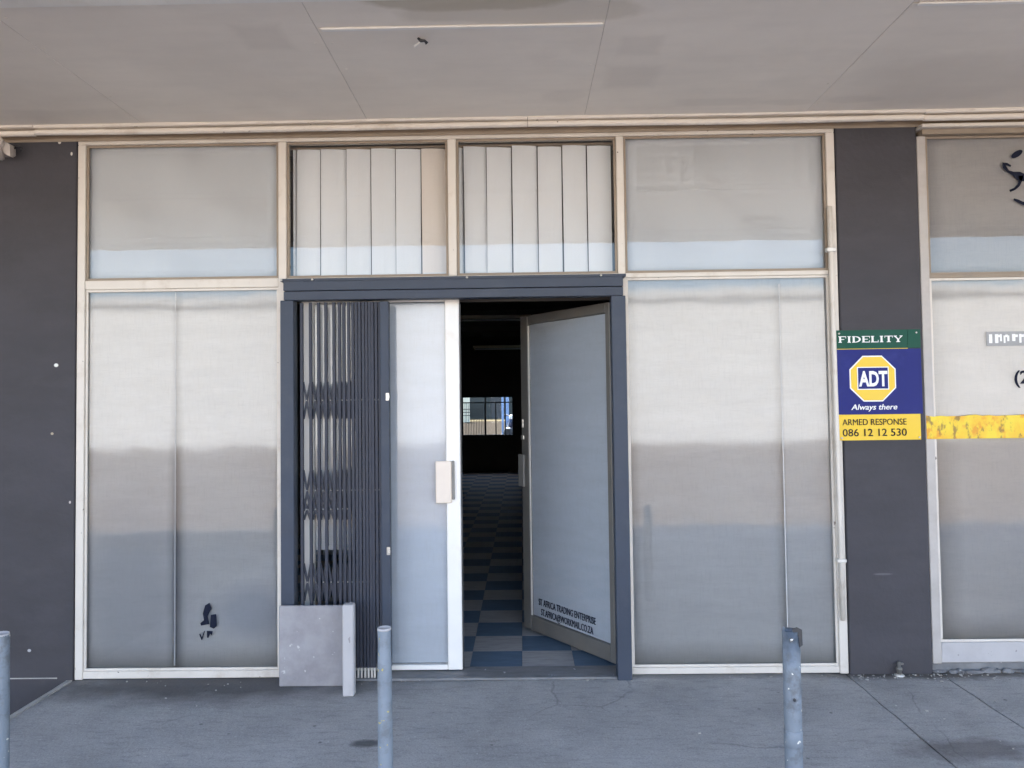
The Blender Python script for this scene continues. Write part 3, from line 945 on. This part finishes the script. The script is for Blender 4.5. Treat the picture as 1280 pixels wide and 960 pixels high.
while x < 5.6:
    wd = random.uniform(.02, .11)
    if random.random() < .75:
        c0 = bmesh.ops.create_icosphere(bm, subdivisions=2, radius=1)['verts']
        hz, hy = random.uniform(.008, .02), random.uniform(.02, .05)
        cy = random.uniform(-.03, 0)
        for v in c0:
            j = 1 + random.uniform(-.18, .18)
            v.co = Vector((x + wd / 2 + v.co.x * wd * .55 * j, cy + v.co.y * hy * j, v.co.z * hz * j + .004))
    x += wd * random.uniform(.7, 1.2)
finish('crumbled_mortar', bm, 'sill', Nn)
box('plinth', (2.264, 8.9, .0, .2, -.05, .05), 'sill', Nn, 0)
box('backing', (2.264, 8.9, .08, .1, .05, 3.02), 'wall_in', Nn, 0)
n1 = window(2.3185, 4.5995, 2.2265, 3.0215, [(2.323, 4.595, 2.231, 3.017, 'film_n')], None, Nn)
n2 = window(2.3185, 4.5995, .1655, 2.2075, [(2.323, 4.595, .17, 2.203, 'film_n')], None, Nn)
window(4.6505, 8.8495, 2.2265, 3.0215, [(4.655, 8.845, 2.231, 3.017, 'film_n')], None, Nn)
window(4.6505, 8.8495, .1655, 2.2075, [(4.655, 8.845, .17, 2.203, 'film_n')], None, Nn)
GYF = -.0012
poly('brush_mark', [(2.845 + .032 * math.cos(a) * 1.0 + .008 * math.sin(a), 2.915 + .022 * math.sin(a) + .010 * math.cos(a)) for a in [k * math.pi / 8 for k in range(16)]], GYF, .001, 'ink', n1)
def brush(pts, ws):
    L, Rr = [], []
    for k, p in enumerate(pts):
        a, b = pts[max(k - 1, 0)], pts[min(k + 1, len(pts) - 1)]
        d = Vector((b[0] - a[0], b[1] - a[1])).normalized()
        L.append((p[0] - d.y * ws[k], p[1] + d.x * ws[k]))
        Rr.append((p[0] + d.y * ws[k], p[1] - d.x * ws[k]))
    return poly('brush_mark', L + Rr[::-1], GYF, .001, 'ink', n1)
brush([(2.808, 2.846), (2.785, 2.858), (2.768, 2.862), (2.772, 2.840), (2.792, 2.816), (2.818, 2.804), (2.85, 2.790), (2.89, 2.775)], [.005, .008, .010, .011, .007, .010, .024, .020])
brush([(2.862, 2.790), (2.862, 2.765), (2.848, 2.735), (2.825, 2.714), (2.797, 2.703)], [.014, .009, .008, .007, .007])
brush([(2.818, 2.655), (2.84, 2.645), (2.865, 2.632), (2.90, 2.622)], [.005, .009, .009, .010])
box('lettering_strip', (2.635, 3.30, GYF, -.0002, 1.818, 1.900), 'plaque', n2, 0)
bm = bmesh.new()
x = 2.65
while x < 3.28:                             # strokes of a worn, no longer readable line of letters
    wd = random.choice((.010, .012, .018))
    h0 = random.choice((.835, .835, .845))
    add_box(bm, x, x + wd, GYF - .0012, GYF - .0003, 1 + h0, 1.885 - random.choice((0, 0, .008)))
    if random.random() < .5:
        add_box(bm, x + wd, x + wd + .014, GYF - .0011, GYF - .0003, 1.868, 1.882)
    x += wd + random.choice((.010, .016, .022))
finish('lettering', bm, 'paper', n2)
text('lettering', '(2', 2.785, 2.87, 1.605, .075, GYF + .0005, 'ink', n2, bold=.02, depth=.0005)
bm = bmesh.new()
prev = None
for k in range(60):
    x = 2.272 + 2.32 * k / 59
    t = 1.428 + random.uniform(-.006, .006) - (.03 if 18 < k < 24 else 0)
    vv = [bm.verts.new(c) for c in ((x, -.0222, 1.298), (x, -.0222, t), (x, -.0210, t), (x, -.0210, 1.298))]
    if prev:
        for j in range(4):
            bm.faces.new((prev[j], vv[j], vv[(j + 1) % 4], prev[(j + 1) % 4]))
    else:
        bm.faces.new(vv)
    prev = vv
bm.faces.new(prev)
bmesh.ops.recalc_face_normals(bm, faces=bm.faces)
tp = finish('tape', bm, 'tape', n2)

# ------------------------------------------------------------------ bollards
def bollard(x, y, r, h, mt, label, tilt, jag=None, crimp=0, collar=()):
    T = thing('bollard', (x, y, 0), label, 'bollard', 'steel pipe bollards along the pavement')
    prof = [(r * 1.03, -.02)]
    for k in range(1, 10):
        z = h * k / 12
        prof.append((r * (1.03 - .03 * k / 12) + random.uniform(-.0006, .0006), z))
    if crimp:
        prof += [(r * .92, h - .10), (r * .86, h - .06), (r * .9, h - .02)]
    prof += [(r * (.98 if not crimp else .95), h - .004), (r * .92, h), (r * .80, h), (r * .78, h - .006), (r * .78, h - .08), (.0001, h - .08)]
    n0 = len(prof)
    jg = (lambda k, a: (jag(a) if n0 - 5 <= k <= n0 - 3 else 0)) if jag else None
    o = lathe('pipe', prof, mt, T, (x, y, 0), 28, tilt, jg)
    lathe('bore', [(r * .775, h - .075), (r * .775, h - .004 - (.03 if jag else 0))], 'dark', T, (x, y, 0), 20, tilt)  # dark lining paints in the shade inside the pipe
    if not jag:
        lathe('rim', [(r * .80, h + .0005), (r * .84, h + .003), (r * .92, h + .003), (r * .96, h - .001), (r * .98, h - .005)], 'board', T, (x, y, 0), 24, tilt)
    else:
        poly('torn_flap', [(x - r * .1, h + .006), (x + r * .5, h + .012), (x + r * 1.02, h + .004), (x + r * 1.06, h - .05), (x + r * .7, h - .058), (x + r * .62, h - .02), (x + r * .1, h - .012)], y - r * .86, .006, 'dark', T)
        lathe('bolt', [(.007, 0), (.007, .004), (.003, .007)], 'steel', T, (x - r * .25, y - r * .96, h - .03), 10, None, None, 'Y')
        lathe('bolt', [(.006, 0), (.006, .003), (.002, .004)], 'dark', T, (x - r * .1, y - r * .99, h - .24), 10, None, None, 'Y')
    for z in collar:
        lathe('collar', [(r * 1.0, z - .03), (r * 1.05, z - .028), (r * 1.06, z), (r * 1.05, z + .028), (r * 1.0, z + .03)], mt, T, (x, y, 0), 28, tilt)
    return T
bollard(-1.907, -1.58, .031, .722, 'galv', 'blue grey pipe bollard cut by the left edge with rusty worn cap', (0, R(-.2)))
bollard(-.507, -1.58, .0262, .730, 'galv_y', 'slim pipe bollard with yellow paint chips and crimped top before the gate', (0, R(-.2)), None, 1)
bollard(.952, -1.58, .031, .715, 'galv', 'blue grey pipe bollard with torn open top before the right window', (0, R(.1)), lambda a: -.020 + .018 * math.cos(a - 2.6) + .006 * math.sin(3 * a), 0, (.33,))

# ------------------------------------------------------------------ low white board before the gate
L = thing('low_board', (-1.1, -.26, 0), 'low weathered white board on a post standing before the folded gate', 'board')
box('panel', (-1.348, -.9655, -.150, -.128, .0, .436), 'board_d', L, .005)
box('post', (-.965, -.905, -.300, -.245, .0, .478), 'board', L, .006)
box('side_panel', (-.962, -.945, -.2445, -.128, .0, .450), 'board', L, .002)

# ------------------------------------------------------------------ white conduit beside the right jamb
C = thing('conduit_pipe', (1.775, -.045, .3), 'slim white conduit pipe running up beside the right window jamb', 'pipe')
tube('pipe', [(1.768, -.041, .30), (1.765, -.042, .9), (1.760, -.040, 1.6), (1.757, -.042, 2.2), (1.756, -.041, 2.62)], .014, 'frame', C, 14)
boxes('clamp', [(1.730, 1.783, -.058, -.0225, 2.36, 2.385)], 'alu_light', C, .004)
boxes('clamp', [(1.740, 1.792, -.058, -.0225, .62, .64)], 'alu_light', C, .004)

# ------------------------------------------------------------------ twin floodlight at the top left
P = thing('wall_floodlight', (-2.95, WY, 3.03), 'beige twin floodlight under the cornice, cut by the left edge', 'lamp')
box('bracket', (-2.965, -2.90, -.075, WY - .0005, 2.985, 3.045), 'fixture', P, .006)
for dx, dz, tl in ((.005, 3.022, R(18)), (-.010, 2.968, R(34))):
    h = lathe('lamp_head', [(.012, -.02), (.020, .0), (.030, .04), (.032, .05), (.032, .055), (.027, .056)], 'fixture', P, (-2.935 + dx, -.10, dz), 18, (-tl, 0), None, 'Y')
    lathe('lens', [(.0265, .054), (.020, .056), (.0001, .058)], 'lens', h, (-2.935 + dx, -.10, dz), 18, (-tl, 0), None, 'Y')
poly('shield', [(-2.925, 3.056), (-2.895, 3.040), (-2.876, 3.025), (-2.874, 2.960), (-2.890, 2.966), (-2.912, 2.985), (-2.92, 3.01)], -.125, .03, 'fixture', P)
tube('cable', [(-2.90, -.05, 3.03), (-2.875, -.04, 3.045), (-2.862, -.04, 3.035), (-2.872, -.036, 3.02)], .004, 'dark', P)

# ------------------------------------------------------------------ small things on the soffit and the pavement
K = thing('ceiling_wire', (-.42, -1.095, 3.13), 'short bent wire end with black tape hanging from the canopy soffit', 'wire')
tube('wire', [(-.420, -1.095, 3.130), (-.420, -1.094, 3.115), (-.432, -1.085, 3.108), (-.450, -1.07, 3.103)], [.004, .004, .0045, .006], 'white', K)
tube('tape', [(-.432, -1.098, 3.126), (-.420, -1.10, 3.114), (-.404, -1.09, 3.118), (-.395, -1.082, 3.110)], [.005, .008, .006, .008], 'dark', K)
T = thing('pipe_stub', (2.06, -.05, 0), 'small broken metal pipe stub at the foot of the sign pier', 'pipe')
lathe('pipe', [(.012, -.005), (.012, .03), (.016, .032), (.016, .045), (.010, .047), (.010, .075), (.0001, .075)], 'alu', T, (2.06, -.06, 0), 14)
lathe('flange', [(.026, -.003), (.026, .006), (.014, .010)], 'alu_light', T, (2.06, -.06, 0), 14)
box('tap_arm', (2.05, 2.085, -.066, -.054, .060, .072), 'alu', T, .003)

bm = bmesh.new()
for k in range(170):
    x = random.choice((random.uniform(1.6, 2.6), random.uniform(-2.5, 1.8), random.uniform(1.8, 2.4)))
    y = -.045 - abs(random.gauss(0, .05)) if random.random() < .75 else random.uniform(-1.2, -.1)
    r0 = random.uniform(.002, .0065)
    c0 = bmesh.ops.create_icosphere(bm, subdivisions=1, radius=r0)['verts']
    sq = random.uniform(.5, 1.6)
    for v in c0:
        v.co = Vector((v.co.x * sq * random.uniform(.8, 1.2), v.co.y, v.co.z * .6)) + Vector((x, y, r0 * .4))
tag(finish('grit', bm, 'kerb', None), 'pale grit and crumbs lying along the foot of the shop wall', 'grit', kind='stuff')

# ------------------------------------------------------------------ inside: batten lights
for k, (xa, xb, y, z, lb) in enumerate(((-1.25, .15, 7.3, 2.79, 'unlit fluorescent batten on the shop ceiling, nearer the door'), (-1.0, .40, 11.4, 2.62, 'unlit fluorescent batten on the shop ceiling, nearer the back window'))):
    T = thing('fluorescent_light', ((xa + xb) / 2, y, z), lb, 'light', 'ceiling battens inside the shop')
    box('housing', (xa, xb, y - .035, y + .035, z, z + .05), 'tube', T, .004)
    tube('tube', [(xa + .05, y, z - .025), (xb - .05, y, z - .025)], .014, 'paper', T, 10)
    boxes('holder', [(xa + .02, xa + .05, y - .012, y + .012, z - .045, z - .0005), (xb - .05, xb - .02, y - .012, y + .012, z - .045, z - .0005)], 'tube', T, .002)
    boxes('hanger', [(xa + .2, xa + .21, y - .005, y + .005, z + .05, 2.949), (xb - .21, xb - .2, y - .005, y + .005, z + .05, 2.949)], 'dark', T, 0)

# ------------------------------------------------------------------ the yard seen through the back window
T = thing('shed', (0, 66, 0), 'dark shed wall beyond the sunny yard, seen through the back window', 'shed')
box('wall', (-14, 14, 60, 64, -.2, 4.5), 'shed', T, .02)
box('roof', (-14.5, 14.5, 59.6, 64.5, 4.505, 4.7), 'roof', T, .02)
box('door', (-2.6, -1.2, 59.94, 59.995, -.2, 2.2), 'dark', T, .01)
T = thing('yard_column', (-3.95, 50, 0), 'cream column in the yard behind the shop', 'column')
box('shaft', (-4.18, -3.73, 49.8, 50.25, -.02, 2.9), 'cream_wall', T, .02)
box('capital', (-4.28, -3.63, 49.7, 50.35, 2.905, 3.05), 'cream_wall', T, .02)
for x, lb, wd in ((-.855, 'thin blue post in the yard, left of the pair', .09), (-.665, 'wide blue post in the yard, right of the pair', .16)):
    T = thing('blue_post', (x, 29, 0), lb, 'post', 'blue posts in the yard')
    box('shaft', (x - wd / 2, x + wd / 2, 29, 29.15, -.02, 2.4), 'blue_paint', T, .01)
    box('base', (x - wd / 2 - .04, x + wd / 2 + .04, 28.96, 29.19, -.02, .06), 'kerb', T, .01)
T = thing('scooter', (-.45, 28, 0), 'dark scooter with white headlamp parked in the yard', 'scooter')
sb = tube('body', [(-.45, 27.6, .75), (-.52, 27.7, .45), (-.62, 28, .28), (-.55, 28.6, .40), (-.50, 28.9, .62)], [.09, .10, .12, .14, .12], 'dark_blue', T, 10)
lathe('headlamp', [(.10, 0), (.11, .04), (.07, .09), (.0001, .10)], 'white', T, (-.45, 27.6, .82), 14, None, None, 'Y')
tube('handlebar', [(-.75, 27.75, .92), (-.45, 27.62, .86), (-.15, 27.75, .92)], .02, 'dark', T)
for yy in (27.45, 29.0):
    lathe('wheel', [(.05, -.05), (.19, -.05), (.22, 0), (.19, .05), (.05, .05)], 'dark', T, (-.58, yy, .20), 16, (0, 0), None, 'Y')
box('mudguard', (-.72, -.50, 27.2, 27.4, .34, .40), 'white', T, .02)

# ------------------------------------------------------------------ across the lot: what the glass mirrors
O = thing('opposite_building', (0, -27, 0), 'long white building across the lot, mirrored in the shop glass', 'building')
box('wall', (-40, 40, -31, -25.5, -.65, 5.4), 'opp', O, .02)
box('parapet', (-40.2, 40.2, -31.2, -25.35, 5.405, 5.75), 'opp', O, .02)
box('roof', (-39.5, 39.5, -30.8, -25.9, 5.755, 5.8), 'opp_roof', O, 0)
for k in range(9):
    x = -34 + k * 8.4
    if k % 3 == 1:
        box('door', (x + 3.2, x + 4.2, -25.49, -25.44, -.14, 2.1), 'kerb', O, .01)
